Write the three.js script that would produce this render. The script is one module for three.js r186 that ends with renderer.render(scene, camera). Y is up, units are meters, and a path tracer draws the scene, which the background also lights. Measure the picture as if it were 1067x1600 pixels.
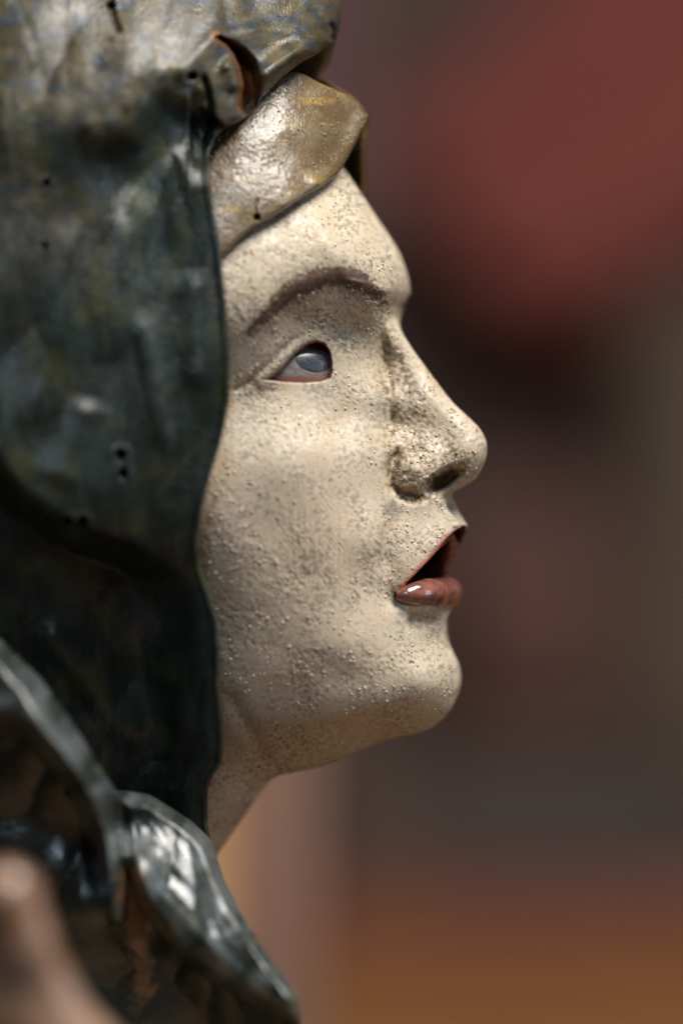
import * as THREE from 'three';
import { ImprovedNoise } from 'three/addons/math/ImprovedNoise.js';
import { MarchingCubes } from 'three/addons/objects/MarchingCubes.js';
import { RectAreaLightUniformsLib } from 'three/addons/lights/RectAreaLightUniformsLib.js';
import { mergeGeometries } from 'three/addons/utils/BufferGeometryUtils.js';

// ---------------------------------------------------------------- camera, light, exposure
const scene = new THREE.Scene();
scene.background = new THREE.Color().setRGB(0.048, 0.041, 0.034);      // dim air of the room behind
const renderer = new THREE.WebGLRenderer({ antialias: true });
renderer.toneMapping = THREE.LinearToneMapping;
renderer.toneMappingExposure = 0.95;
renderer.shadowMap.enabled = true;
const CAM_Z = 2.2, U = 0.0002;                                          // U: metres per modelling unit
const camera = new THREE.PerspectiveCamera(2 * Math.atan(0.16 / CAM_Z) * 180 / Math.PI, 682 / 1024, 0.05, 30);
camera.position.set(0, 0, CAM_Z);
camera.lookAt(0, 0, 0);
camera.focus = CAM_Z + 0.014;
camera.userData.fStop = 2.1;

RectAreaLightUniformsLib.init();
const M = (o) => new THREE.MeshPhysicalMaterial(o);
const rgb = (r, g, b) => new THREE.Color().setRGB(r, g, b);
function shade(o) { o.traverse((m) => { if (m.isMesh) { m.castShadow = true; m.receiveShadow = true; } }); return o; }
function put(o, label, category, group) { o.userData.label = label; o.userData.category = category; if (group) o.userData.group = group; scene.add(shade(o)); return o; }
function boxMesh(name, w, h, d, x, y, z, mat, parent) {
  const m = new THREE.Mesh(new THREE.BoxGeometry(w, h, d), mat); m.name = name; m.position.set(x, y, z); parent.add(m); return m;
}
// a tall window out of frame whose daylight falls on the carving
function daylightWindow(name, label, w, h, pos, target, color, intensity) {
  const g = new THREE.Group(); g.name = name; g.position.set(...pos);
  g.lookAt(new THREE.Vector3(...target));
  const fm = M({ color: rgb(0.25, 0.2, 0.15), roughness: 0.6 });
  const pm = M({ color: rgb(0.02, 0.02, 0.02), emissive: color.clone(), emissiveIntensity: 1.0, roughness: 0.5 });
  boxMesh('pane', w, h, 0.01, 0, 0, -0.03, pm, g);
  for (const s of [-1, 1]) {
    boxMesh('frame', 0.06, h + 0.12, 0.06, s * (w / 2 + 0.03), 0, -0.03, fm, g);
    boxMesh('frame', w, 0.06, 0.06, 0, s * (h / 2 + 0.03), -0.03, fm, g);
  }
  put(g, label, 'window');
  const l = new THREE.RectAreaLight(color, intensity, w, h);
  l.position.set(...pos); l.lookAt(...target); scene.add(l);
}
daylightWindow('daylight_window', 'tall daylight window high in front of the carved face', 0.9, 0.9, [0.72, 1.75, 0.50], [0, 0, 0], rgb(1.0, 0.965, 0.905), 31);
daylightWindow('daylight_window_001', 'smaller cool daylight window high on the wall behind the camera', 0.45, 0.55, [-0.10, 1.75, 2.45], [0, 0, 0], rgb(0.64, 0.81, 1.0), 26);

daylightWindow('daylight_window_002', 'narrow blue daylight window level with the face on the side it looks to', 0.5, 0.9, [1.95, 0.45, 0.25], [0, 0, 0], rgb(0.66, 0.82, 1.0), 5);

// ---------------------------------------------------------------- helpers
let seed = 7;
const rnd = () => { seed = (seed * 1664525 + 1013904223) >>> 0; return seed / 4294967296; };
const PN = new ImprovedNoise();
const n3 = (x, y, z) => PN.noise(x + 31.7, y + 11.3, z + 5.9);
const fbm = (x, y, z, o = 4) => { let a = 0, f = 1, s = 0.5; for (let i = 0; i < o; i++) { a += s * n3(x * f, y * f, z * f); f *= 2.03; s *= 0.5; } return a; };
const clamp = (x, a = 0, b = 1) => Math.min(b, Math.max(a, x));
const ss = (a, b, x) => { const t = clamp((x - a) / (b - a)); return t * t * (3 - 2 * t); };
const lerp = (a, b, t) => a + (b - a) * t;
const mix3 = (a, b, t) => [lerp(a[0], b[0], t), lerp(a[1], b[1], t), lerp(a[2], b[2], t)];
// distance to a polyline: [distance, share of its length, signed side]
function near(pl, x, y) {
  let best = 1e9, at = 0, side = 0, total = pl.total;
  if (!total) { pl.acc = [0]; for (let i = 1; i < pl.length; i++) pl.acc.push(pl.acc[i - 1] + Math.hypot(pl[i][0] - pl[i - 1][0], pl[i][1] - pl[i - 1][1])); total = pl.total = pl.acc[pl.length - 1]; }
  for (let i = 1; i < pl.length; i++) {
    const ax = pl[i - 1][0], ay = pl[i - 1][1], dx = pl[i][0] - ax, dy = pl[i][1] - ay, q = dx * dx + dy * dy;
    const t = clamp(((x - ax) * dx + (y - ay) * dy) / q), ex = x - ax - t * dx, ey = y - ay - t * dy, d = ex * ex + ey * ey;
    if (d < best) { best = d; at = (pl.acc[i - 1] + t * Math.sqrt(q)) / total; side = Math.sign(dx * ey - dy * ex); }
  }
  return [Math.sqrt(best), at, side];
}
const groove = (pl, x, y, w, h, fade = 0.15) => { const [d, t] = near(pl, x, y); return d > 3 * w ? 0 : h * Math.exp(-(d * d) / (w * w)) * (fade ? ss(0, fade, t) * ss(0, fade, 1 - t) : 1); };
function inside(pg, x, y) { let c = false; for (let i = 0, j = pg.length - 1; i < pg.length; j = i++) { if ((pg[i][1] > y) !== (pg[j][1] > y) && x < (pg[j][0] - pg[i][0]) * (y - pg[i][1]) / (pg[j][1] - pg[i][1]) + pg[i][0]) c = !c; } return c; }
const closed = (pg) => [...pg, pg[0]];
// smooth surface through scattered control points (thin-plate spline)
function tps(pts) {
  const n = pts.length, N = n + 3, A = [], k = 1 / 500;
  const f = (q) => (q < 1e-12 ? 0 : 0.5 * q * Math.log(q));
  for (let i = 0; i < N; i++) A.push(new Float64Array(N + 1));
  for (let i = 0; i < n; i++) {
    for (let j = 0; j < n; j++) { const dx = (pts[i][0] - pts[j][0]) * k, dy = (pts[i][1] - pts[j][1]) * k; A[i][j] = f(dx * dx + dy * dy); }
    A[i][i] += 2e-4; A[i][n] = A[n][i] = 1; A[i][n + 1] = A[n + 1][i] = pts[i][0] * k; A[i][n + 2] = A[n + 2][i] = pts[i][1] * k; A[i][N] = pts[i][2];
  }
  for (let c = 0; c < N; c++) {
    let p = c; for (let r = c + 1; r < N; r++) if (Math.abs(A[r][c]) > Math.abs(A[p][c])) p = r;
    [A[c], A[p]] = [A[p], A[c]];
    for (let r = c + 1; r < N; r++) { const m = A[r][c] / A[c][c]; if (m) for (let q = c; q <= N; q++) A[r][q] -= m * A[c][q]; }
  }
  const w = new Float64Array(N);
  for (let r = N - 1; r >= 0; r--) { let s = A[r][N]; for (let q = r + 1; q < N; q++) s -= A[r][q] * w[q]; w[r] = s / A[r][r]; }
  return (x, y) => { let s = w[n] + w[n + 1] * x * k + w[n + 2] * y * k; for (let i = 0; i < n; i++) { const dx = (x - pts[i][0]) * k, dy = (y - pts[i][1]) * k; s += w[i] * f(dx * dx + dy * dy); } return s; };
}
const line = (pl) => (y) => { let i = 1; while (i < pl.length - 1 && pl[i][1] < y) i++; const [x0, y0] = pl[i - 1], [x1, y1] = pl[i]; return x0 + (x1 - x0) * clamp((y - y0) / (y1 - y0)); };
// resample a polyline by length, rounded through Catmull-Rom
function resample(pl, n) { const c = new THREE.CatmullRomCurve3(pl.map((p) => new THREE.Vector3(p[0], p[1], 0)), false, 'centripetal'); c.arcLengthDivisions = 1500; return c.getSpacedPoints(n - 1).map((p) => [p.x, p.y]); }
const world = (x, y, z) => [(x - 533.5) * U, (800 - y) * U, z * U];
// the carving is symmetric about this upright plane, turned 12 degrees towards the camera
const YAW = 12 * Math.PI / 180, TAN = Math.tan(YAW), plane = (x) => -150 + (x - 720) * TAN;
const NX = -Math.sin(YAW), NZ = Math.cos(YAW), mirror = (p) => { const d = (p[0] - 720) * NX + (p[2] + 150) * NZ; return [p[0] - 2 * d * NX, p[1], p[2] - 2 * d * NZ]; };
// grid of points -> indexed geometry; at(i, j) gives {p:[x,y,z], c:[r,g,b], hole}
function gridGeometry(R, C, at, flip, step = 1, tile = 90) {
  const pos = [], col = [], uv = [], idx = [], hole = [];
  const is = [], js = []; for (let i = 0; i < R; i += step) is.push(i); if (is[is.length - 1] !== R - 1) is.push(R - 1);
  for (let j = 0; j < C; j += step) js.push(j); if (js[js.length - 1] !== C - 1) js.push(C - 1);
  for (const i of is) for (const j of js) { const v = at(i, j); pos.push(...world(...v.p)); col.push(...v.c); hole.push(!!v.hole); uv.push((0.8 * v.p[0] - 0.6 * v.p[2]) / tile, v.p[1] / tile); }
  const n = js.length;
  for (let i = 0; i < is.length - 1; i++) for (let j = 0; j < n - 1; j++) {
    const a = i * n + j, b = a + 1, c = a + n, d = c + 1;
    if ([a, b, c, d].filter((k) => hole[k]).length > 1) continue;
    if (flip) idx.push(a, b, c, b, d, c); else idx.push(a, c, b, b, c, d);
  }
  const g = new THREE.BufferGeometry();
  g.setAttribute('position', new THREE.Float32BufferAttribute(pos, 3)); g.setAttribute('color', new THREE.Float32BufferAttribute(col, 3)); g.setAttribute('uv', new THREE.Float32BufferAttribute(uv, 2));
  g.setIndex(idx); g.computeVertexNormals(); return g;
}
const part = (name, geo, mat, parent, label) => { const m = new THREE.Mesh(geo, mat); m.name = name; if (label) m.userData.label = label; parent.add(m); return m; };
// fine-grain tile for bump and gloss
function grainTile(size, fn) {
  const d = new Uint8Array(size * size * 4);
  for (let y = 0; y < size; y++) for (let x = 0; x < size; x++) { const v = clamp(fn(x / size, y / size)) * 255; d.set([v, v, v, 255], (y * size + x) * 4); }
  const t = new THREE.DataTexture(d, size, size); t.wrapS = t.wrapT = THREE.RepeatWrapping; t.magFilter = THREE.LinearFilter; t.minFilter = THREE.LinearMipmapLinearFilter; t.generateMipmaps = true; t.needsUpdate = true; return t;
}
const per = (u, v, f, z) => { const a = u * 2 * Math.PI, b = v * 2 * Math.PI, r = f / (2 * Math.PI); return n3(r * Math.cos(a) + z, r * Math.sin(a) + r * Math.cos(b) * 0.9, r * Math.sin(b) + z); };
const skinGrain = grainTile(512, (u, v) => 0.5 + 0.35 * per(u, v, 22, 0) + 0.3 * per(u, v, 47, 9) + 0.22 * per(u, v, 95, 4));
const glossGrain = grainTile(512, (u, v) => 0.72 + 0.5 * per(u, v, 9, 2) + 0.35 * per(u, v, 30, 7) + 0.25 * per(u, v, 80, 3));

// ---------------------------------------------------------------- the table it stands on, and what stands far behind, out of focus
const WALL_Z = -1.9;
const struct = (m) => { m.userData.kind = 'structure'; scene.add(shade(m)); return m; };
const woodTile = grainTile(512, (u, v) => 0.6 + 0.5 * per(u, v * 0.12, 30, 3) + 0.3 * per(u, v * 0.3, 70, 8));
{
  const wall = new THREE.Mesh(new THREE.BoxGeometry(3, 2.6, 0.1), M({ color: rgb(0.082, 0.050, 0.042), roughness: 0.95 })); wall.name = 'wall'; wall.position.set(0, 0.6, WALL_Z - 0.05); struct(wall);
  const top = new THREE.Group(); top.name = 'wooden_table'; const tm = M({ color: rgb(0.27, 0.112, 0.028), roughness: 0.75, roughnessMap: woodTile });
  for (let k = 0; k < 4; k++) boxMesh('plank', 1.6, 0.03, 0.268, 0.1, -0.265, -0.82 - 0.27 * k, tm, top);
  put(top, 'orange brown wooden table top stretching behind the carving', 'table');
  const pl = new THREE.Group(); pl.name = 'bounce_plinth'; const plm = M({ color: rgb(0.20, 0.115, 0.058), roughness: 0.7 }); boxMesh('slab', 0.56, 0.03, 0.46, 0.0, -0.2655, 0.0, plm, pl); boxMesh('foot', 0.46, 0.10, 0.38, 0.0, -0.3310, 0.0, plm, pl); put(pl, 'brown wooden plinth under the carved figure, added out of view to bounce warm light', 'bounce_plinth');  // unseen support added below the frame, its warm tone bounces onto the jaw
  // dark chest along the wall, its lower rail red brown
  const chest = new THREE.Group(); chest.name = 'wooden_chest';
  const dm = M({ color: rgb(0.070, 0.038, 0.026), roughness: 0.7 }), rm = M({ color: rgb(0.20, 0.056, 0.022), roughness: 0.6 });
  boxMesh('front_panel', 1.1, 0.064, 0.02, 0.53, -0.1800, -1.776, dm, chest); boxMesh('lower_rail', 1.1, 0.036, 0.03, 0.53, -0.2315, -1.776, rm, chest); boxMesh('lid', 1.12, 0.016, 0.12, 0.53, -0.139, -1.82, M({ color: rgb(0.09, 0.058, 0.042), roughness: 0.6 }), chest);
  boxMesh('drawer', 0.16, 0.05, 0.02, 0.13, -0.180, -1.760, M({ color: rgb(0.05, 0.04, 0.036), roughness: 0.7 }), chest);
  put(chest, 'dark wooden chest with red brown lower rail against the wall', 'chest');
  // hanging red cloth, folded
  const cl = new THREE.PlaneGeometry(0.36, 0.20, 120, 30), p = cl.attributes.position; for (let k = 0; k < p.count; k++) { const x = p.getX(k), y = p.getY(k); p.setZ(k, 0.014 * Math.sin(y * 70 + 0.8 * Math.sin(x * 9)) + 0.008 * Math.sin(y * 33 + 2)); p.setY(k, y * (0.75 + 0.5 * (x / 0.36 + 0.5)) + 0.02 * Math.sin(x * 14)); } cl.computeVertexNormals();
  const cloth = new THREE.Mesh(cl, M({ color: rgb(0.20, 0.047, 0.034), roughness: 0.9, side: THREE.DoubleSide })); cloth.name = 'red_cloth'; cloth.position.set(0.205, 0.275, -1.78); cloth.rotation.z = 0.62; put(cloth, 'hanging red cloth blurred behind the forehead', 'cloth');
  // pale stone block and a small red bundle standing on the chest
  const st = new THREE.Mesh(new THREE.CylinderGeometry(0.045, 0.06, 0.26, 40), M({ color: rgb(0.092, 0.064, 0.044), roughness: 0.9 })); st.name = 'stone_column'; st.position.set(0.205, 0.0, -1.80); put(st, 'grey brown stone column standing on the dark chest', 'column');
  const rd = new THREE.Mesh(new THREE.LatheGeometry([[0, -0.08], [0.035, -0.078], [0.045, -0.05], [0.05, 0.0], [0.04, 0.045], [0.028, 0.06], [0.03, 0.07], [0, 0.072]].map(([x, y]) => new THREE.Vector2(x, y)), 40), M({ color: rgb(0.105, 0.043, 0.034), roughness: 0.8 })); rd.name = 'clay_jar'; rd.position.set(0.105, -0.052, -1.80); put(rd, 'dull red jar standing on the dark chest', 'jar');
  // post beside the throat
  const post = new THREE.Group(); post.name = 'wooden_post'; boxMesh('shaft', 0.075, 0.20, 0.04, -0.047, -0.15, -0.70, M({ color: rgb(0.215, 0.115, 0.078), roughness: 0.7 }), post); boxMesh('edge_strip', 0.03, 0.20, 0.02, -0.062, -0.15, -0.67, M({ color: rgb(0.60, 0.33, 0.14), roughness: 0.7 }), post); put(post, 'pale orange wooden post rising behind the throat', 'post');
  // dusky purple strip of hanging cloth behind the brim
  const ps = new THREE.PlaneGeometry(0.07, 0.22, 40, 10), pp = ps.attributes.position; for (let k = 0; k < pp.count; k++) pp.setZ(k, 0.008 * Math.sin(pp.getX(k) * 180)); ps.computeVertexNormals(); const pm = new THREE.Mesh(ps, M({ color: rgb(0.15, 0.075, 0.080), roughness: 0.9, side: THREE.DoubleSide })); pm.name = 'purple_cloth'; pm.position.set(-0.025, 0.26, -1.75); put(pm, 'dusky purple strip of hanging cloth behind the brim', 'cloth');
}

// ---------------------------------------------------------------- the carved figure
const statue = new THREE.Group(); statue.name = 'carved_statue';

// ---- face: side profile of the middle of the face, from under the head cloth to the neck
const profile = [[470, 190], [515, 235], [552, 285], [580, 335], [608, 382], [622, 420], [624, 448], [615, 472], [613, 494], [638, 533], [660, 563], [680, 591], [706, 625], [732, 650], [751, 671], [759, 690], [759, 708], [754, 726], [742, 747], [722, 760], [706, 768], [699, 774], [700, 786], [705, 799], [715, 811], [722, 820], [718, 838], [712, 862], [706, 885], [697, 904], [691, 922], [691, 942], [693, 957], [690, 976], [690, 996], [698, 1018], [708, 1040], [711, 1068], [706, 1095], [695, 1120], [678, 1138], [653, 1150], [620, 1158], [590, 1166], [556, 1181], [520, 1197], [480, 1209], [440, 1217], [420, 1224], [404, 1238], [386, 1261], [366, 1290], [346, 1318], [300, 1385], [262, 1440]];
// rounding radius along the profile
const roundTable = [[150, 95], [440, 90], [505, 24], [660, 24], [700, 36], [740, 34], [772, 20], [782, 11], [812, 11], [830, 16], [900, 20], [930, 28], [965, 36], [1010, 54], [1060, 62], [1140, 64], [1230, 95], [1500, 95]];
const roundAt = (y) => { let i = 1; while (i < roundTable.length - 1 && roundTable[i][0] < y) i++; return lerp(roundTable[i - 1][1], roundTable[i][1], ss(roundTable[i - 1][0], roundTable[i][0], y)); };
const faceD = tps([
  // forehead and brow
  [480, 200, 150], [552, 285, 96], [605, 382, 130], [620, 430, 112], [520, 320, 162], [480, 350, 206], [420, 380, 254], [370, 420, 288], [300, 400, 312], [560, 365, 168], [540, 420, 190], [430, 300, 200], [400, 230, 190],
  [600, 448, 150], [592, 475, 118], [572, 440, 165], [520, 428, 200], [470, 445, 238], [420, 480, 270], [380, 515, 288], [330, 500, 308],
  // nose
  [616, 490, 58], [636, 545, 30], [676, 590, 28], [702, 622, 28], [746, 672, 35], [755, 700, 44], [738, 744, 42], [702, 766, 46],
  [600, 520, 70], [614, 560, 42], [627, 600, 44], [655, 635, 50], [622, 660, 58], [690, 680, 46], [724, 700, 52], [700, 720, 60],
  [648, 735, 108], [630, 742, 106], [668, 722, 88], [690, 742, 68], [660, 760, 96],
  [592, 545, 66], [594, 620, 100], [594, 690, 120], [592, 755, 138],
  // eye and its socket
  [526, 590, 150], [530, 560, 142], [566, 560, 96], [562, 610, 122], [548, 515, 116], [545, 480, 154], [480, 570, 178], [405, 607, 226], [370, 610, 246], [480, 632, 190], [430, 650, 226], [540, 650, 146], [380, 680, 256], [320, 640, 280],
  [470, 500, 197], [430, 530, 230], [505, 492, 178], [375, 560, 266],
  // cheek
  [560, 700, 160], [500, 700, 212], [440, 720, 252], [380, 760, 274], [320, 800, 290], [560, 780, 174], [500, 800, 224], [430, 820, 255], [370, 860, 272], [578, 850, 176], [530, 880, 208], [460, 900, 238], [380, 930, 256], [598, 905, 150],
  // mouth
  [622, 930, 134], [592, 820, 158], [632, 800, 112], [660, 830, 96], [690, 800, 60], [684, 848, 84], [650, 890, 118], [700, 780, 44], [720, 818, 46], [705, 880, 60], [706, 925, 62], [670, 940, 106],
  // chin, jaw and throat
  [695, 990, 72], [660, 985, 106], [620, 985, 144], [706, 1060, 88], [660, 1060, 126], [600, 1050, 168], [540, 1000, 206], [540, 1060, 194], [460, 1000, 230], [460, 1075, 212], [380, 1020, 236], [650, 1130, 98], [600, 1115, 146], [540, 1125, 168], [460, 1140, 180], [390, 1130, 196], [345, 1090, 215],
  [600, 1163, 78], [520, 1195, 105], [440, 1216, 112], [400, 1242, 112], [350, 1312, 112], [350, 1200, 140], [320, 1250, 140], [300, 1150, 175], [280, 1380, 120], [400, 1190, 142],
  [200, 400, 335], [200, 700, 325], [200, 1000, 190], [200, 1300, 110], [260, 250, 285],
]);
const eyeHole = [[412, 594], [428, 584], [442, 571], [455, 556], [467, 544], [480, 535], [495, 531], [508, 535], [516, 547], [519, 562], [519, 580], [516, 591], [500, 597], [475, 599], [442, 598]];
const eyeRim = closed(eyeHole), upperLid = eyeHole.slice(0, 11), lidCrease = [[352, 618], [385, 600], [415, 574], [440, 548], [460, 530], [476, 520]];
const wing = [[634, 692], [622, 704], [615, 718], [611, 735], [614, 758], [630, 773], [655, 777], [680, 772]];
const mouthHole = [[628, 917], [645, 899], [664, 880], [682, 860], [696, 843], [706, 833], [718, 825], [760, 822], [760, 906], [708, 907], [690, 910], [655, 914]];
const mouthRim = closed(mouthHole), smile = [[616, 776], [610, 820], [604, 862], [598, 912]], noseCheek = [[596, 486], [600, 530], [605, 590], [609, 650], [614, 704]], jawCrease = [[350, 1072], [376, 1120], [402, 1165], [428, 1205]], chinCrease = [[632, 968], [662, 972], [694, 970]];
const brow = [[388, 524], [408, 502], [430, 480], [452, 460], [476, 444], [505, 433], [535, 430], [560, 437], [580, 452], [598, 470]];
const philtrum = [[692, 776], [700, 796], [712, 814]];
const roughAt = (x, y) => clamp(0.05 + 1.1 * ss(-0.12, 0.26, fbm(x / 60, y / 60, 70, 3) + 0.16 * Math.exp(-(((x - 400) / 80) ** 2 + ((y - 460) / 110) ** 2)) - 0.12 * Math.exp(-(((x - 490) / 90) ** 2 + ((y - 760) / 110) ** 2))));
function faceDepth(x, y, profileDist, profileY) {
  const r = roundAt(profileY), s = clamp(profileDist / r), edge = Math.sqrt(Math.max(0, 1 - (1 - s) * (1 - s)));
  let d = faceD(x, y);
  // eye: lids stand proud round the opening, the opening itself is hollow
  const [de, , ] = near(eyeRim, x, y), inEye = inside(eyeHole, x, y);
  if (de < 60 || inEye) {
    const [du] = near(upperLid, x, y);
    if (!inEye) d += 5 * Math.exp(-((du - 6) * (du - 6)) / 80) * ss(515, 470, x);
    else d -= 80 * ss(0, 10, de);
    d += groove(lidCrease, x, y, 5, -5);
  }
  d += groove(brow, x, y, 16, 6, 0.2);
  d += groove(wing, x, y, 8.5, -26, 0.22);
  { const a = 0.55, ex = (x - 694) * Math.cos(a) - (y - 750) * Math.sin(a), ey = (x - 694) * Math.sin(a) + (y - 750) * Math.cos(a); const q = (ex / 32) ** 2 + (ey / 13) ** 2; d -= 56 * Math.exp(-q * q); }
  d += groove(smile, x, y, 14, -13, 0.3) + groove(noseCheek, x, y, 10, -17, 0.25) + groove(jawCrease, x, y, 14, -10, 0.2) + groove(chinCrease, x, y, 13, -14, 0.2) + 11 * Math.exp(-(((x - 668) / 42) ** 2 + ((y - 1068) / 40) ** 2));
  d -= 10 * Math.exp(-(((x - 616) / 12) ** 2 + ((y - 936) / 14) ** 2));
  d += groove(philtrum, x, y, 7, 7, 0.2);
  d += 3.2 * fbm(x / 85, y / 85, 3, 2) * ss(20, 90, profileDist);
  // paint surface: rubbed smooth in places, gritty in others, strokes of the gouge on the cheek
  const rough = roughAt(x, y);
  d += rough * (1.8 * fbm(x / 17, y / 17, 8, 3) + 0.75 * n3(x / 5.2, y / 5.2, 2) + 0.7 * n3(x / 2.9, y / 2.9, 6));
  const cheek = Math.exp(-(((x - 500) / 95) ** 2 + ((y - 830) / 130) ** 2));
  d += cheek * (1.3 * n3(x / 3.4 + y / 40, y / 44, 4) + 1.3 * n3((x + y * 0.8) / 3.6, (x - y) / 60, 14) * ss(0, 0.2, n3(x / 40, y / 40, 50)) + 1.0 * n3((x - y * 0.7) / 3.4, (x + y) / 60, 24) * ss(0, 0.2, n3(x / 40, y / 40, 60)));
  return Math.max(1.2, d) * edge;
}
const SKIN = [0.485, 0.380, 0.262], PALE = [0.66, 0.580, 0.475], DIRT_SHADE = [0.180, 0.118, 0.060], ROSE = [0.56, 0.430, 0.310], BROWC = [0.050, 0.028, 0.022], RED = [0.33, 0.055, 0.020];
const grimeShade = [[wing, 20, 1.0], [[[604, 520], [606, 580], [612, 640], [622, 690]], 24, 0.9], [[[530, 532], [560, 540], [590, 560]], 30, 0.8], [lidCrease, 10, 0.85], [jawCrease, 16, 0.5], [[[640, 968], [700, 966]], 12, 0.7], [[[660, 756], [700, 745], [735, 722]], 20, 0.95], [smile, 16, 0.6], [[[566, 530], [588, 600], [598, 680]], 40, 0.55], [[[622, 560], [648, 630], [690, 690]], 26, 0.8], [[[345, 560], [420, 640], [520, 640]], 30, 0.45], [noseCheek, 17, 1.0], [[[548, 500], [590, 520], [600, 560]], 22, 0.6], [[[440, 1000], [520, 1040], [600, 1060], [650, 1040]], 40, 0.3], [[[350, 430], [352, 620], [335, 800], [340, 1000]], 38, 0.35], [[[625, 640], [650, 690], [690, 690]], 20, 0.75], [[[625, 430], [622, 480]], 10, 0.5]];  // brown grime mixed with painted shade in creases and under the nose
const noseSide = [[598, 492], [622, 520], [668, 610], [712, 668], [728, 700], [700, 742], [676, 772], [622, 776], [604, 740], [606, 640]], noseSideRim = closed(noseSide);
function faceColor(x, y, far) {
  const g1 = fbm(x / 46, y / 46, 1, 4), g2 = fbm(x / 7, y / 7, 5, 3), g3 = n3(x / 2.6, y / 2.6, 9);
  let c = mix3(SKIN, PALE, clamp(0.35 + g1 * 1.1 + g2 * 0.5));
  const cheek = Math.exp(-(((x - 510) / 85) ** 2 + ((y - 850) / 110) ** 2));
  c = mix3(c, ROSE, clamp(cheek * (0.75 + g2 * 0.9)));
  let dirtShade = ss(-0.04, 0.34, g1 * 0.7 + g2 * 0.9) * 0.58;
  for (const [pl, w, k] of grimeShade) { const [d] = near(pl, x, y); if (d < 2.5 * w) dirtShade = Math.max(dirtShade, k * Math.exp(-(d * d) / (w * w)) * clamp(0.48 + g2 * 2.8 + g1 * 0.9 + g3 * 0.5)); }
  if (x > 560 && y < 800) { const [dn] = near(noseSideRim, x, y), k = inside(noseSide, x, y) ? ss(0, 14, dn + g1 * 30) : 0; dirtShade = Math.max(dirtShade, k * clamp(0.55 + g2 * 2.6 + g1 * 1.1 + g3 * 0.4)); }  // nose flank browned: mostly dirt, partly painted shade
  if (y > 1000) dirtShade = Math.max(dirtShade, 0.42 * ss(1090, 1130, y + g1 * 80) * clamp(0.65 + g2 * 1.3));  // underside of the jaw darkened: painted shade along with dirt
  c = mix3(c, DIRT_SHADE, clamp(dirtShade));
  const pit = -(n3(x / 5.2, y / 5.2, 2) + 0.6 * n3(x / 2.9, y / 2.9, 6)) + g2 * 0.7; c = mix3(c, DIRT_SHADE, clamp(ss(0.08, 0.6, pit) * (0.18 + 0.6 * roughAt(x, y))));
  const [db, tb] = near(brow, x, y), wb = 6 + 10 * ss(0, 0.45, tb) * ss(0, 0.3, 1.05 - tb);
  c = mix3(c, DIRT_SHADE, 0.6 * ss(wb + 11, wb, db + g2 * 40 + g3 * 9) * ss(0.1, 0.4, tb));  // brown halo round the brow, partly painted socket shade
  c = mix3(c, mix3(BROWC, [0.12, 0.06, 0.03], clamp(0.4 + g2 * 2.5)), ss(wb + 4, wb - 4, db + g2 * 22 + g3 * 5 + 5 * n3(x / 3 + y / 5, y / 16, 33)) * 0.95);
  if (inside(eyeHole, x, y)) { const [d] = near(eyeRim, x, y); const right = x > 458 && y < 592; c = mix3(c, right ? [0.30, 0.045, 0.018] : [0.13, 0.06, 0.035], clamp(0.3 + d / 5)); }
  const [dm] = near(mouthRim, x, y), inM = inside(mouthHole, x, y);
  if (far) c = mix3(c, mix3([0.36, 0.10, 0.045], [0.16, 0.05, 0.03], clamp(0.4 + g2 * 3)), ss(46, 32, dm + g2 * 14) * ss(820, 834, y + g2 * 8)); else c = mix3(c, RED, 0.8 * ss(6, 1, dm + g2 * 6) * (x < 704 ? 1 : 0.15));
  if (inM) c = RED;
  return c.map((v) => v * (1 + 0.10 * g3));
}
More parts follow.
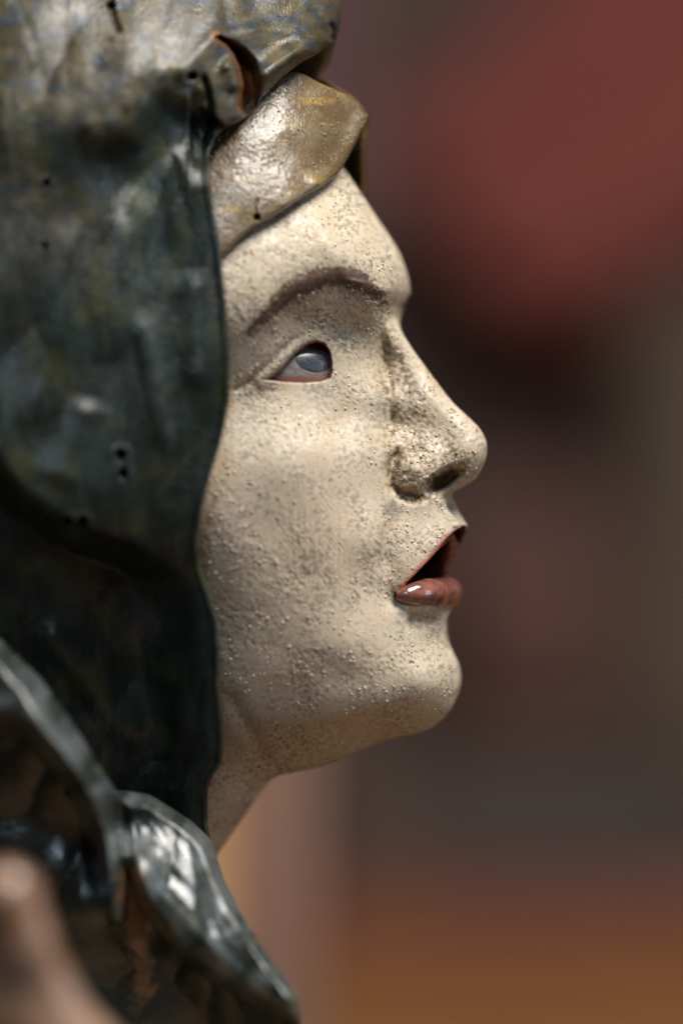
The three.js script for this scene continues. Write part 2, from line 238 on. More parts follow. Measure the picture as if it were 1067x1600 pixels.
{
  const R = 760, C = 300, P = resample(profile, R);
  const left = resample([[230, 150], [205, 300], [195, 500], [190, 800], [195, 1050], [190, 1250], [170, 1440]], R);
  const cells = new Array(R * C);
  const pts = [];
  for (let i = 0; i < R; i++) for (let j = 0; j < C; j++) {
    const t = Math.pow(j / (C - 1), 1.55), x = lerp(P[i][0], left[i][0], t), y = lerp(P[i][1], left[i][1], t);
    // nearest point of the profile, looked for around the row's own start
    let best = 1e9, by_ = y;
    for (let k = 0; k < R; k++) { const dx = x - P[k][0], dy = y - P[k][1], q = dx * dx + dy * dy; if (q < best) { best = q; by_ = P[k][1]; } }
    const pd = Math.sqrt(best);
    const d = j === 0 ? 0 : faceDepth(x, y, pd, by_);
    cells[i * C + j] = { x, y, d, hole: inside(mouthHole, x, y) && near(mouthRim, x, y)[0] > 1 };
    if (j > 4 && x > 325) pts.push([x, y, plane(x) + d, i, j]);
  }
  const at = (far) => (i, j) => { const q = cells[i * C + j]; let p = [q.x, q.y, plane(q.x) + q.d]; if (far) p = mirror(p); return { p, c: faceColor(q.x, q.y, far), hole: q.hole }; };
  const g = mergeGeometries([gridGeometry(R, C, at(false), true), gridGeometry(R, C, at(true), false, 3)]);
  const mat = M({ vertexColors: true, roughness: 0.68, roughnessMap: glossGrain, bumpMap: skinGrain, bumpScale: 0.00011, specularIntensity: 0.85, side: THREE.DoubleSide });
  const face = part('face', g, mat, statue, 'pale cream painted face in profile with parted lips');
  // grains caught in the paint
  const grit = [];
  for (let k = 0; k < 90000 && grit.length < 5200; k++) {
    const q = pts[Math.floor(rnd() * pts.length)], [x, y] = q;
    if (inside(eyeHole, x, y) || inside(mouthHole, x, y) || y > 1330) continue;
    let w = 0.16 + 0.8 * Math.exp(-(((x - 400) / 75) ** 2 + ((y - 470) / 110) ** 2)) + 0.55 * Math.exp(-(((x - 350) / 60) ** 2 + ((y - 780) / 150) ** 2)) + 0.35 * Math.exp(-(((x - 520) / 130) ** 2 + ((y - 1030) / 60) ** 2)) + 0.45 * Math.exp(-(((x - 650) / 55) ** 2 + ((y - 690) / 70) ** 2)) + 0.3 * Math.exp(-(((x - 630) / 60) ** 2 + ((y - 850) / 50) ** 2));
    w *= clamp(0.5 + 2.2 * n3(x / 30, y / 30, 20)); if (cheekBare(x, y)) w *= 0.25; if (y > 1120) w *= 0.4;
    if (rnd() < w) { const r = 0.7 + 2.3 * rnd() ** 4; grit.push([x, y, q[2] - r * 0.45 * rnd(), r]); }
  }
  const im = new THREE.InstancedMesh(new THREE.IcosahedronGeometry(1, 1), M({ color: rgb(1, 1, 1), roughness: 0.35 }), grit.length), mt = new THREE.Matrix4(), cc = new THREE.Color();
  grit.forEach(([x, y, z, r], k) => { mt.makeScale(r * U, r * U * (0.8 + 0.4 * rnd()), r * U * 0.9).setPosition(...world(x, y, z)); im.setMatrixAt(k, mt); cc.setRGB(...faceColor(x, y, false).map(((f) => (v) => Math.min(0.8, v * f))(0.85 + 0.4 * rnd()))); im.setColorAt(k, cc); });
  im.name = 'paint_grit'; im.userData.kind = 'stuff'; face.add(im);
}
function cheekBare(x, y) { return Math.hypot((x - 500) / 90, (y - 790) / 110) < 1; }

// ---- eyes
function makeEye(m) {
  const c = [463, 579, plane(463) + 137], ax = [76, 49, 42], turn = new THREE.Matrix4().makeRotationY(Math.atan2(0.44, 1));
  const shape = (g) => { g.applyMatrix4(new THREE.Matrix4().makeScale(...ax)); g.applyMatrix4(turn); const p = g.attributes.position; for (let k = 0; k < p.count; k++) { let q = [c[0] + p.getX(k), c[1] - p.getY(k), c[2] + p.getZ(k)]; if (m) q = mirror(q); p.setXYZ(k, ...world(...q)); } if (m) { const i = g.index.array; for (let k = 0; k < i.length; k += 3) { const t = i[k]; i[k] = i[k + 1]; i[k + 1] = t; } } g.computeVertexNormals(); return g; };
  const g = new THREE.SphereGeometry(1, 96, 64), col = [], P = g.attributes.position;
  for (let k = 0; k < P.count; k++) { const x = P.getX(k), y = P.getY(k), n = fbm(x * 5, y * 5, P.getZ(k) * 5, 3); let q = mix3([0.33, 0.30, 0.285], [0.19, 0.14, 0.115], clamp(0.3 + n * 1.8)); q = mix3(q, [0.33, 0.10, 0.07], ss(-0.12, -0.26, y + n * 0.25) * 0.8); q = mix3(q, [0.34, 0.05, 0.02], ss(0.78, 0.95, x + 0.75 * Math.max(0, y) + n * 0.2)); q = mix3(q, [0.05, 0.035, 0.02], 0); col.push(...q); }
  g.setAttribute('color', new THREE.Float32BufferAttribute(col, 3));
  const ball = part('eyeball', shape(g), M({ vertexColors: true, roughness: 0.25, clearcoat: 0.6, clearcoatRoughness: 0.12 }), statue);
  const CAP = 0.44, ig = new THREE.SphereGeometry(1.014, 48, 20, 0, Math.PI * 2, 0, CAP), ic = [], Q = ig.attributes.position;
  for (let k = 0; k < Q.count; k++) { const t = Math.acos(clamp(Q.getY(k) / 1.014, -1, 1)) / CAP, n = n3(Q.getX(k) * 16, 3, Q.getZ(k) * 16); ic.push(...mix3(mix3([0.030, 0.036, 0.050], [0.080, 0.088, 0.105], clamp(0.5 + n + fbm(Q.getX(k) * 9, 7, Q.getZ(k) * 9, 3))), [0.045, 0.038, 0.034], ss(0.86, 1.0, t))); }
  ig.setAttribute('color', new THREE.Float32BufferAttribute(ic, 3));
  ig.applyQuaternion(new THREE.Quaternion().setFromUnitVectors(new THREE.Vector3(0, 1, 0), new THREE.Vector3(0.20, 0.40, 0.90).normalize()));
  part('iris', shape(ig), M({ vertexColors: true, roughness: 0.3, clearcoat: 0.6, clearcoatRoughness: 0.2 }), ball);
}
makeEye(false); makeEye(true);

// ---- lips
function sweep(pts, radii, n, flat = 1, seg = 20, lump = 0) {
  const c = new THREE.CatmullRomCurve3(pts.map((p) => new THREE.Vector3(...world(...p)))), rc = (t) => { const f = t * (radii.length - 1), i = Math.min(radii.length - 2, Math.floor(f)); return lerp(radii[i], radii[i + 1], f - i); };
  const pos = [], idx = [], col = [], up = new THREE.Vector3(0, 1, 0), T = new THREE.Vector3(), N = new THREE.Vector3(), B = new THREE.Vector3();
  for (let i = 0; i <= n; i++) {
    const t = i / n, p = c.getPoint(t); c.getTangent(t, T); N.crossVectors(up, T).normalize(); B.crossVectors(T, N).normalize();
    for (let j = 0; j <= seg; j++) { const a = j / seg * Math.PI * 2, w = p.x / U, r = rc(t) * U * (1 + lump * fbm(p.x / U / 22 + Math.cos(a), p.y / U / 14 + Math.sin(a) * 1.4, p.z / U / 22, 3)); pos.push(p.x + (N.x * Math.cos(a) + B.x * Math.sin(a) * flat) * r, p.y + (N.y * Math.cos(a) + B.y * Math.sin(a) * flat) * r, p.z + (N.z * Math.cos(a) + B.z * Math.sin(a) * flat) * r);
      const q = fbm(p.x / U / 16 + Math.cos(a) * 1.3, p.y / U / 9 + Math.sin(a) * 1.6, p.z / U / 16, 4); col.push(...mix3([0.125, 0.046, 0.038], [0.25, 0.092, 0.062], clamp(0.45 + q * 3.2))); }
  }
  for (let i = 0; i < n; i++) for (let j = 0; j < seg; j++) { const a = i * (seg + 1) + j, b = a + 1, d = a + seg + 1; idx.push(a, b, d, b, d + 1, d); }
  const g = new THREE.BufferGeometry(); g.setAttribute('position', new THREE.Float32BufferAttribute(pos, 3)); g.setAttribute('color', new THREE.Float32BufferAttribute(col, 3)); g.setIndex(idx); g.computeVertexNormals(); return g;
}
{
  const lipMat = M({ vertexColors: true, roughness: 0.24, clearcoat: 0.5, clearcoatRoughness: 0.15, side: THREE.DoubleSide });
  const bothSides = (h) => { const nearPts = h.map(([x, y, d]) => [x, y, plane(x) + d]); return [...nearPts, ...nearPts.slice(0, -1).reverse().map(mirror)]; };
  const low = bothSides([[618, 930, 136], [632, 931, 127], [650, 929, 110], [668, 928, 82], [681, 928, 45], [685, 928, 0]]);
  const rr = [6, 15, 21, 24, 24, 24]; 
  part('lower_lip', sweep(low, [...rr, ...rr.slice(0, -1).reverse()], 120, 0.95, 32, 0.14), lipMat, statue, 'glossy dark red lower lip with worn paint');
  const upp = bothSides([[626, 918, 128], [645, 899, 115], [664, 880, 100], [682, 860, 80], [695, 847, 56], [704, 838, 32], [708, 834, 0]]);
  const ru = [1.8, 2.0, 2.2, 2.6, 3.2, 3.6, 3.6];
  part('upper_lip', sweep(upp.map((p, k) => (k > 6 ? [p[0] - 11, p[1] + 3, p[2]] : p)), [...ru, 7, 12, 15, 17, 15, 10], 140, 1, 20, 0.3), lipMat, statue, 'thin red edge of the upper lip');
}

// ---- head cloth across the forehead, pointed in the middle
{
  const top = resample([[574, 168], [560, 152], [542, 139], [500, 122], [462, 106], [430, 116], [390, 150], [345, 205], [290, 250]], 260), low = resample([[574, 174], [558, 210], [545, 238], [528, 266], [505, 287], [470, 310], [425, 341], [395, 358], [350, 400], [290, 440]], 260);
  const zc = tps([[574, 170, 4], [558, 160, 18], [560, 205, 30], [545, 238, 64], [528, 266, 110], [505, 287, 165], [545, 145, 30], [520, 190, 92], [500, 125, 78], [462, 106, 112], [470, 200, 168], [470, 308, 222], [440, 260, 220], [425, 341, 262], [400, 200, 216], [390, 150, 188], [395, 358, 283], [370, 300, 276], [350, 400, 310], [345, 205, 238], [290, 440, 325], [290, 250, 270], [300, 340, 306]]);
  const curl = [[566, 180], [545, 224], [524, 258], [496, 282]];
  const hole = [402, 342], R = 260, C = 130;
  const surf = (i, j, back) => {
    const t = j / (C - 1), x = lerp(top[i][0], low[i][0], t), y = lerp(top[i][1], low[i][1], t);
    let d = zc(x, y) + 2.5 * fbm(x / 40, y / 40, 2, 3) + 0.5 * n3(x / 5, y / 5, 1);
    const e = Math.min(t, 1 - t) * Math.hypot(low[i][0] - top[i][0], low[i][1] - top[i][1]); d -= 7 * (1 - Math.sqrt(clamp(e / 9) * (2 - clamp(e / 9))));
    const hd = Math.hypot(x - hole[0], y - hole[1]); d -= 22 * Math.exp(-((hd / 4.6) ** 4));
    d += groove([[402, 338], [399, 326], [403, 314]], x, y, 1.6, -4, 0);
    d += 9 * Math.exp(-((near(curl, x, y)[0] / 13) ** 2));
    d -= 16 * (back ? 1 : 0);
    return { x, y, d: Math.max(back ? 0 : 0.5, d), hd };
  };
  const color = (x, y, hd) => { const a = fbm(x / 38, y / 38, 6, 4), b = fbm(x / 8, y / 8, 3, 3), g = n3(x / 3, y / 3, 4); let c = mix3([0.112, 0.070, 0.028], [0.170, 0.122, 0.060], clamp(0.35 + a * 2 + b * 0.6)); c = mix3(c, [0.125, 0.075, 0.040], ss(0.05, 0.32, b * 0.8 - a * 0.7) * 0.85); c = mix3(c, [0.36, 0.21, 0.05], ss(0.1, 0.4, fbm(x / 60, y / 25, 17, 3)) * 0.7); if (hd < 5) c = [0.02, 0.012, 0.008]; return c.map((v) => v * (1 + 0.14 * g)); };
  const at = (far, back) => (i, j) => { const s = surf(i, j, back); let p = [s.x, s.y, plane(s.x) + s.d]; if (far) p = mirror(p); return { p, c: color(s.x, s.y, s.hd) }; };
  // rim between outer and inner face
  const rimAt = (far, end) => (i, j) => { const s = surf(i, end ? C - 1 : 0, false), b = surf(i, end ? C - 1 : 0, true); const d = lerp(s.d, b.d, j / 3); let p = [s.x, s.y, plane(s.x) + d]; if (far) p = mirror(p); return { p, c: color(s.x, s.y, 99) }; };
  const gs = []; for (const far of [false, true]) { gs.push(gridGeometry(R, C, at(far, false), !far ? false : true, far ? 2 : 1), gridGeometry(R, C, at(far, true), far ? false : true, 2), gridGeometry(R, 4, rimAt(far, 0), far), gridGeometry(R, 4, rimAt(far, 1), !far)); }
  const mat = M({ vertexColors: true, roughness: 0.36, roughnessMap: glossGrain, bumpMap: skinGrain, bumpScale: 0.0002, clearcoat: 0.5, clearcoatRoughness: 0.25, side: THREE.DoubleSide });
  const hc = part('head_cloth', mergeGeometries(gs), mat, statue, 'ochre brown varnished cloth folded to a point over the forehead');
  const grit = []; while (grit.length < 190) { const i = Math.floor(rnd() * R), j = Math.floor(6 + rnd() * (C - 12)), s = surf(i, j, false); if (s.x > 325 && rnd() < 0.35 + 1.6 * n3(s.x / 30, s.y / 30, 2)) grit.push([s.x, s.y, plane(s.x) + s.d, 1.1 + 1.7 * rnd() ** 2]); }
  const im = new THREE.InstancedMesh(new THREE.IcosahedronGeometry(1, 1), M({ color: rgb(0.30, 0.21, 0.11), roughness: 0.3 }), grit.length), mt = new THREE.Matrix4();
  grit.forEach(([x, y, z, r], k) => { mt.makeScale(r * U, r * U, r * U).setPosition(...world(x, y, z)); im.setMatrixAt(k, mt); }); im.name = 'paint_grit'; im.userData.kind = 'stuff'; hc.add(im);
}

// ---- veil: hood over the head with its open edge round the face
const DARK = [0.013, 0.016, 0.012], TEAL = [0.022, 0.032, 0.028], OCHRE = [0.112, 0.084, 0.040], UMBER = [0.052, 0.043, 0.027], BLUE = [0.035, 0.050, 0.080], BARE = [0.14, 0.122, 0.095], WOOD = [0.20, 0.075, 0.025];
{
  const edge = [[540, -90], [536, -40], [533, 0], [531, 25], [524, 48], [497, 75], [466, 97], [440, 119], [412, 150], [394, 176], [376, 190], [350, 204], [336, 222], [328, 245], [330, 290], [338, 340], [346, 390], [354, 460], [360, 530], [363, 580], [362, 625], [354, 670], [342, 712], [328, 760], [318, 805], [313, 850], [317, 890], [330, 930], [341, 965], [345, 1010], [345, 1060], [348, 1110], [351, 1155], [348, 1192], [334, 1212], [325, 1235], [324, 1290], [332, 1330], [346, 1370], [350, 1440]];
  const xb = line(edge);
  const zf = tps([[0, -80, 10], [150, -80, 0], [300, -80, -50], [430, -80, -120], [530, -80, -178], [530, 0, -168], [522, 40, -160], [500, 0, -130], [400, 0, -45], [300, 0, 22], [200, 0, 62], [100, 0, 84], [0, 0, 92], [-150, 0, 30],
    [490, 45, -100], [470, 80, -55], [440, 60, -35], [425, 105, 2], [400, 155, 22], [385, 60, 14], [360, 120, 62], [352, 170, 78], [330, 100, 74], [300, 100, 96], [290, 150, 110], [310, 200, 84], [240, 60, 104], [240, 130, 146], [150, 100, 140], [60, 100, 145], [0, 100, 140], [-150, 120, 80],
    [200, 205, 158], [110, 205, 182], [0, 200, 176], [330, 260, 86], [300, 260, 104], [250, 260, 124], [200, 270, 136], [100, 300, 176], [0, 300, 184], [-150, 300, 110],
    [345, 390, 104], [280, 400, 128], [210, 400, 146], [100, 430, 186], [0, 450, 196], [362, 600, 118], [300, 560, 142], [245, 560, 168], [180, 560, 178], [100, 600, 190], [0, 600, 206], [-150, 600, 130],
    [345, 700, 108], [300, 700, 142], [220, 700, 176], [100, 700, 196], [0, 690, 214], [316, 830, 100], [260, 790, 142], [170, 770, 184], [80, 740, 205],
    [345, 960, 80], [345, 1050, 66], [250, 1000, 90], [150, 1000, 130], [0, 900, 190], [-150, 900, 130], [350, 1150, 30], [250, 1150, 60], [150, 1150, 100], [0, 1150, 130], [325, 1250, -30], [250, 1300, 0], [330, 1400, -50], [200, 1440, -20], [0, 1440, 40], [-150, 1440, 0]]);
  const over = [[-150, 150], [0, 175], [110, 205], [160, 222], [200, 214], [236, 150], [262, 135], [285, 150], [305, 165]], under = [[-150, 600], [0, 700], [55, 765], [110, 800], [160, 820], [230, 846], [300, 866], [330, 872]];
  const crack = [[338, 60], [358, 70], [374, 84], [386, 106], [391, 134], [386, 166]], seam = [[316, 118], [324, 140], [330, 168], [330, 200], [322, 236]], lip = [[300, 142], [297, 180], [298, 230], [304, 275]];
  const ridges = [[[[196, 330], [205, 420], [212, 500], [222, 560]], 24, 5], [[[222, 480], [236, 560], [244, 620], [262, 690], [276, 720]], 17, 6], [[[300, 420], [310, 520], [312, 620]], 26, 9], [[[120, 330], [110, 470], [90, 600], [40, 690]], 32, 12], [[[150, 620], [120, 700], [100, 770]], 30, 10], [[[240, 130], [300, 112], [340, 62], [420, 45], [515, 44]], 16, 12], [[[120, 206], [165, 216], [205, 200], [238, 150]], 22, 7], [[[345, 100], [366, 112], [372, 150]], 13, 16], [[[402, 140], [430, 108], [462, 82], [500, 62]], 18, 26], [[[60, 960], [140, 1060], [230, 1180]], 28, 18], [[[200, 930], [260, 1040], [300, 1170]], 26, 12]];
  const holes = [[80, 295, 5], [78, 392, 4], [195, 712, 6.5], [198, 741, 6], [137, 814, 6], [114, 813, 5], [302, 126, 6], [176, 14, 5], [522, 46, 4]], split = [[174, -6], [178, 20], [184, 42], [192, 62]], split2 = [[516, 24], [521, 36], [519, 54]];
  const zAt = (x, y) => {
    let z = zf(x, y);
    const [du, , su] = near(under, x, y); if (su > 0) z -= 105 * ss(0, 60, du) * ss(1480, 1300, y) * ss(4, 130, xb(y) - x);
    const [dov, tov, sov] = near(over, x, y); if (sov > 0 && dov < 140 && y < 420) z -= 22 * ss(0, 40, dov) * ss(140, 60, dov) * ss(120, 200, x);
    for (const [pl, w, h] of ridges) z += groove(pl, x, y, w, h, 0.2);
    { const [d, t] = near(crack, x, y); const w = 3 + 10 * ss(0.1, 0.6, t); z -= 60 * Math.exp(-((d / w) ** 4)) * ss(0, 0.1, t); }
    z += groove(seam, x, y, 4, -26, 0.15);
    { const [d, t, s] = near(lip, x, y); if (d < 40 && t > 0.01 && t < 0.99) z += (s < 0 ? -16 * ss(0, 4, d) * ss(34, 16, d) : 5 * Math.exp(-(d * d) / 30)) * ss(0, 0.15, t) * ss(0, 0.2, 1 - t); }
    for (const [hx, hy, r] of holes) { const d = Math.hypot(x - hx, y - hy) * (1 + 0.5 * n3(x / 5, y / 5, hx)); if (d < 3 * r) z -= 30 * Math.exp(-((d / r) ** 4)) - 2.5 * Math.exp(-(((d - 1.7 * r) / (0.5 * r)) ** 2)); }
    z += groove(split, x, y, 2.6, -18, 0.1) + groove(split2, x, y, 3, -16, 0.1);
    z += 20 * Math.abs(n3(x / 130 + y / 420, y / 360, 3)) + 5 * Math.abs(n3(x / 60 - y / 300, y / 260, 13)) + 0.8 * fbm(x / 18, y / 40, 6, 3) + 0.6 * n3(x / 5, y / 5, 3);
    return z;
  };
  const color = (x, y) => {
    const a = fbm(x / 90, y / 120, 2, 4), b = fbm(x / 24, y / 28, 7, 5), s = n3(x / 3.4, y / 3.4, 5), st = fbm(x / 9, y / 70, 12, 3);
    let c = mix3(DARK, TEAL, clamp(0.5 + a * 2 + st * 1.2));
    c = mix3(c, [0.042, 0.045, 0.020], ss(0.02, 0.3, fbm(x / 60, y / 80, 21, 3)) * 0.7);
    const [dl, , sl] = near(over, x, y), crown = sl < 0 ? ss(-6, 16, dl + b * 40) : ss(14, 0, dl + b * 30) * 0.7, side = ss(190, 40, x + a * 160) * ss(560, 300, y + a * 160);
    const worn = Math.max(y < 260 ? crown : 0, side * 0.5);
    let k = mix3(UMBER, OCHRE, clamp(0.42 + b * 1.4 + a * 1.2)); k = mix3(k, BLUE, 0.8 * ss(0.08, 0.26, fbm(x / 34, y / 20, 31, 5) + 0.12 * ss(80, 20, y + b * 60) - 0.03)); k = mix3(k, BARE, ss(0.12, 0.3, fbm(x / 30, y / 16, 41, 4)) * 0.8);
    c = mix3(c, k, clamp(worn * (0.8 + b * 0.9)));
    c = mix3(c, UMBER, ss(0.1, 0.4, b + st * 0.5) * 0.3);
    { const [d, t] = near(crack, x, y); c = mix3(c, WOOD, ss(14, 8, d - 6 * ss(0.1, 0.6, t) + 4) ); if (d < 3 && t < 0.3) c = [0.05, 0.02, 0.01]; }
    for (const [hx, hy, r] of holes) { const d = Math.hypot(x - hx, y - hy); if (d < r * 1.1) c = [0.02, 0.010, 0.007]; }
    return c.map((v) => v * (1 + 0.16 * s));
  };
  const Y0 = -90, Y1 = 1440, R = 612, C0 = 250, RIM = 14, C = C0 + RIM, L = -150;
  const cells = new Array(R * C);
  for (let i = 0; i < R; i++) {
    const y = lerp(Y0, Y1, i / (R - 1)), e = xb(y) + 1.6 * fbm(y / 40, 4, 2, 3) + 0.7 * n3(y / 7, 2, 8);
    for (let j = 0; j < C; j++) {
      if (j < C0) {
        const t = j / (C0 - 1), x = L + (e - L) * (1 - Math.pow(1 - t, 1.25)), q = e - x; let z = zAt(x, y);
        z += (7 * Math.exp(-(((q - 4) / 6) ** 2)) + 26 * Math.exp(-((q / 60) ** 2)) * ss(1230, 1120, y)) * ss(200, 300, y); const rw = lerp(34, 5, ss(165, 215, y)), rk = clamp(q / rw); z -= lerp(44, 5, ss(165, 215, y)) * (1 - Math.sqrt(rk * (2 - rk)));                     // rounded rim
        cells[i * C + j] = [x, y, z];
      } else { const b = cells[i * C + C0 - 1], k = (j - C0 + 1) / RIM; cells[i * C + j] = [b[0] - 3 * k - 60 * Math.max(0, k - 0.4), y, b[2] - 22 * Math.min(1, k / 0.4) - 14 * Math.max(0, k - 0.4)]; }
    }
  }
  const at = (far) => (i, j) => { let p = cells[i * C + j]; const c = color(p[0], p[1]); if (far) { const k = lerp(0.55, 1, ss(150, 400, p[1])), f = plane(p[0]); p = mirror([p[0], p[1], f + (p[2] - f) * k]); } return { p, c }; };
  const gs = [gridGeometry(R, C, at(false), false), gridGeometry(Math.floor(R * 0.835), C, at(true), true, 3)];
  // back of the hood, from this side round to the far side, and its top
  const B = 28; gs.push(gridGeometry(R, B, (i, j) => { const a = cells[i * C], b = mirror(a), t = j / (B - 1), h = Math.sin(t * Math.PI); return { p: [lerp(a[0], b[0], t) - 230 * Math.sqrt(h), a[1], lerp(a[2], b[2], t)], c: color(a[0] - 300 * t, a[1]) }; }, true, 2));
  gs.push(gridGeometry(C, B, (i, j) => { const a = cells[Math.min(i, C0 - 1)], b = mirror(a), t = j / (B - 1), h = Math.sin(t * Math.PI); return { p: [lerp(a[0], b[0], t), a[1] - 70 * h * ss(540, 380, a[0]), lerp(a[2], b[2], t)], c: color(a[0], a[1] - 200 * h) }; }, false, 2));
  const mat = M({ vertexColors: true, roughness: 0.40, roughnessMap: glossGrain, bumpMap: skinGrain, bumpScale: 0.00012, specularIntensity: 0.65, side: THREE.DoubleSide });
  part('veil', mergeGeometries(gs), mat, statue, 'dark blue green hood with worn ochre crown and worm holes');
}

// ---- mantle: folds over the shoulder in front of the throat
{
  const xb = line([[-60, 930], [-30, 960], [15, 1000], [70, 1052], [106, 1100], [140, 1150], [168, 1200], [188, 1232], [236, 1240], [300, 1282], [332, 1312], [353, 1370], [381, 1420], [413, 1470], [452, 1522], [468, 1545], [472, 1572], [470, 1600], [466, 1700], [460, 2050]]);
  const foldB = [[186, 1236], [240, 1236], [304, 1276], [336, 1306], [358, 1365], [420, 1465], [476, 1540], [480, 1590], [455, 1588], [400, 1562], [345, 1534], [308, 1510], [255, 1462], [216, 1398], [196, 1330]], foldA = [[-170, 920], [-20, 930], [20, 980], [76, 1040], [146, 1140], [196, 1226], [206, 1330], [200, 1440], [176, 1440], [150, 1320], [108, 1222], [40, 1150], [-170, 1090]], rimB = closed(foldB), rimA = closed(foldA);
  const zf = tps([[-150, 930, 90], [0, 1000, 110], [100, 1100, 170], [180, 1230, 120], [-150, 1300, 140], [60, 1250, 110], [60, 1450, 90], [180, 1420, 130], [220, 1270, 10], [250, 1330, 40], [230, 1450, 30], [330, 1320, 0], [400, 1450, 95], [330, 1450, 115], [455, 1545, 150], [330, 1580, 40], [440, 1630, 40], [200, 1600, 30], [0, 1650, 80], [-150, 1780, 80], [450, 2050, -20], [200, 2050, 40], [-150, 2050, 60]]);
  const R = 520, C0 = 240, RIM = 10, C = C0 + RIM, L = -150, cells = [];
  const patch = [[212, 1360], [216, 1440], [222, 1500], [230, 1545]];
  const zAt = (x, y) => {
    let z = zf(x, y) + 10 * Math.abs(n3(x / 70, y / 110, 14)) * 2 + 1.2 * fbm(x / 16, y / 16, 3, 3);
    if (inside(foldB, x, y)) { const [d] = near(rimB, x, y), c = 0.75 * x - 0.66 * y, w = 0.66 * x + 0.75 * y; z += 85 * Math.sqrt(ss(0, 26, d)) + 20 * Math.abs(Math.sin(c / 52 + 0.5 * n3(w / 120, 3, 1) + 0.7)) + 4 * Math.abs(n3(c / 20, w / 260, 5)); }
    if (inside(foldA, x, y)) { const [d] = near(rimA, x, y); z += 170 * Math.sqrt(ss(0, 46, d)); }
    return z;
  };
  const color = (x, y) => { const a = fbm(x / 70, y / 80, 12, 4), b = fbm(x / 14, y / 14, 17, 4); let c = mix3(DARK, TEAL, clamp(0.5 + a * 2)); const worn = inside(foldB, x, y) || inside(foldA, x, y) ? 1 : 0.15; c = mix3(c, [0.105, 0.120, 0.125], worn * ss(-0.25, 0.25, fbm(x / 40, y / 60, 9, 3)) * 0.75); c = mix3(c, [0.11, 0.10, 0.055], worn * ss(0.05, 0.35, b + a * 0.5) * 0.6); const [d] = near(patch, x, y); c = mix3(c, [0.24, 0.12, 0.055], ss(24, 4, d + b * 30) * 0.75); return c; };  // the two raised folds get a paler tone than the cloth between
  for (let i = 0; i < R; i++) { const y = lerp(930, 2050, i / (R - 1)), e = xb(y) + 1.5 * fbm(y / 30, 9, 2, 3); for (let j = 0; j < C; j++) { if (j < C0) { const t = j / (C0 - 1), x = L + (e - L) * (1 - Math.pow(1 - t, 1.2)), q = e - x; cells.push([x, y, zAt(x, y) - 16 * (1 - Math.sqrt(clamp(q / 16) * (2 - clamp(q / 16))))]); } else { const b = cells[i * C + C0 - 1], k = (j - C0 + 1) / RIM; cells.push([b[0] - 6 * k - 90 * Math.max(0, k - 0.4), y, b[2] - 40 * Math.min(1, k / 0.4) - 60 * Math.max(0, k - 0.4)]); } } }
  const g = gridGeometry(R, C, (i, j) => { const p = cells[i * C + j]; return { p, c: color(p[0], p[1]) }; }, false);
  part('mantle', g, M({ vertexColors: true, roughness: 0.40, roughnessMap: glossGrain, bumpMap: skinGrain, bumpScale: 0.0001, clearcoat: 0.4, clearcoatRoughness: 0.28, side: THREE.DoubleSide }), statue, 'glossy blue grey mantle folds below the throat');
}
// ---- body inside the mantle, standing on the table
{
  const core = new THREE.LatheGeometry([[0, -0.249], [0.060, -0.248], [0.058, -0.16], [0.046, -0.12], [0.030, -0.09], [0, -0.085]].map(([x, y]) => new THREE.Vector2(x, y)), 48);
  core.scale(0.75, 1, 0.75); core.translate(-0.100, 0, -0.02); part('torso', core, M({ color: rgb(0.05, 0.06, 0.05), roughness: 0.6 }), statue);
}
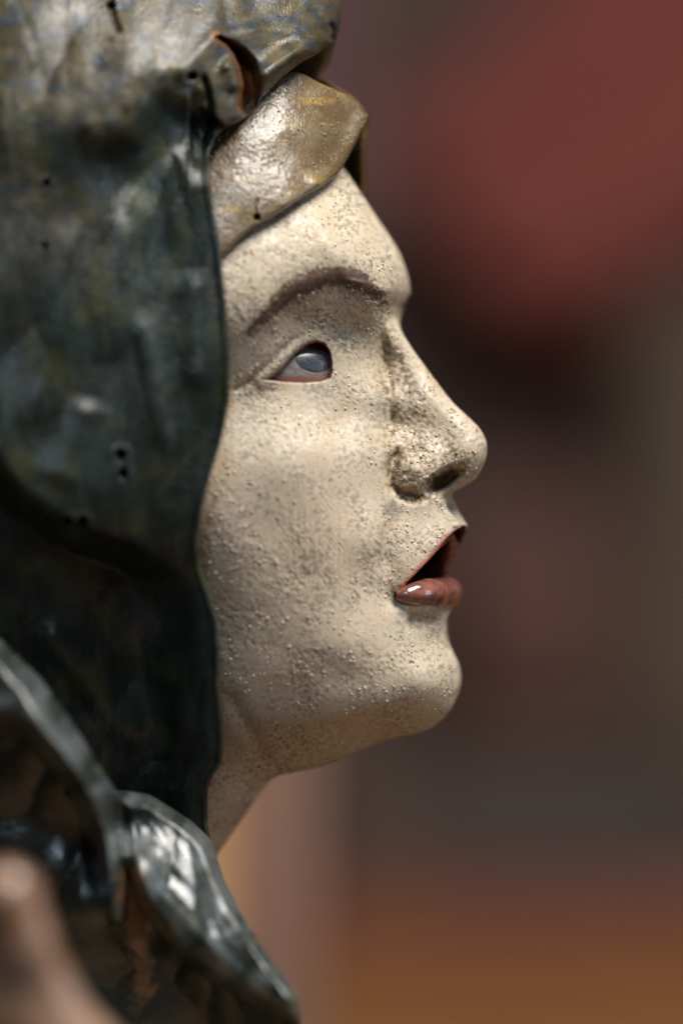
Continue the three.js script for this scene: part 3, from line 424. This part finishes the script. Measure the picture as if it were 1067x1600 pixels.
// ---- hand held before the mantle, close to the lens
{
  const bones = [[[52, 1350, 640, 50], [74, 1418, 634, 44]], [[74, 1418, 634, 44], [100, 1500, 600, 56]], [[70, 1530, 580, 84], [150, 1585, 575, 68]], [[70, 1530, 580, 84], [-40, 1640, 520, 80]], [[-40, 1640, 520, 80], [-120, 1800, 380, 84]],
    [[150, 1560, 600, 40], [235, 1610, 600, 33]], [[235, 1610, 600, 33], [270, 1690, 585, 28]], [[150, 1590, 560, 40], [240, 1650, 560, 32]], [[240, 1650, 560, 32], [262, 1730, 545, 27]], [[130, 1610, 520, 40], [215, 1690, 520, 31]], [[215, 1690, 520, 31], [235, 1765, 510, 26]], [[110, 1630, 490, 36], [185, 1720, 490, 28]], [[185, 1720, 490, 28], [200, 1785, 480, 23]]];
  const N = 100, half = 320, cx = 80, cy = 1580, cz = 540, mc = new MarchingCubes(N, new THREE.MeshBasicMaterial(), false, false, 200000); mc.isolation = 0;
  const cap = (x, y, z, a, b) => { const dx = b[0] - a[0], dy = b[1] - a[1], dz = b[2] - a[2], t = clamp(((x - a[0]) * dx + (y - a[1]) * dy + (z - a[2]) * dz) / (dx * dx + dy * dy + dz * dz)); return Math.hypot(x - a[0] - t * dx, y - a[1] - t * dy, z - a[2] - t * dz) - lerp(a[3], b[3], t); };
  for (let k = 0; k < N; k++) for (let j = 0; j < N; j++) for (let i = 0; i < N; i++) {
    const x = cx + (i / N * 2 - 1) * half, y = cy - (j / N * 2 - 1) * half, z = cz + (k / N * 2 - 1) * half; let s = 0;
    for (const [a, b] of bones) s += Math.exp(-cap(x, y, z, a, b) / 7);
    mc.field[i + j * N + k * N * N] = 7 * Math.log(s + 1e-30) ;
  }
  mc.update();
  const FWD = 420, pos = [], n = mc.count; for (let k = 0; k < n; k++) pos.push(...world(cx + 8 + mc.positionArray[3 * k] * half, cy - 4 - mc.positionArray[3 * k + 1] * half, cz + FWD + mc.positionArray[3 * k + 2] * half));
  const g = new THREE.BufferGeometry(); g.setAttribute('position', new THREE.Float32BufferAttribute(pos, 3)); g.setAttribute('normal', new THREE.Float32BufferAttribute(Array.from(mc.normalArray.slice(0, n * 3)), 3));
  { const q = []; for (let k = 0; k < n; k++) { const a = fbm(pos[3 * k] * 60, pos[3 * k + 1] * 60, pos[3 * k + 2] * 60, 4); q.push(...mix3([0.25, 0.125, 0.070], [0.38, 0.235, 0.160], clamp(0.4 + a * 2.4))); } g.setAttribute('color', new THREE.Float32BufferAttribute(q, 3)); }
  part('hand', g, M({ vertexColors: true, roughness: 0.24, clearcoat: 0.4, clearcoatRoughness: 0.28, side: THREE.DoubleSide }), statue, 'blurred flesh brown carved hand before the mantle');
}
put(statue, 'painted wooden head of a veiled figure looking upward with parted lips', 'statue');

renderer.render(scene, camera);
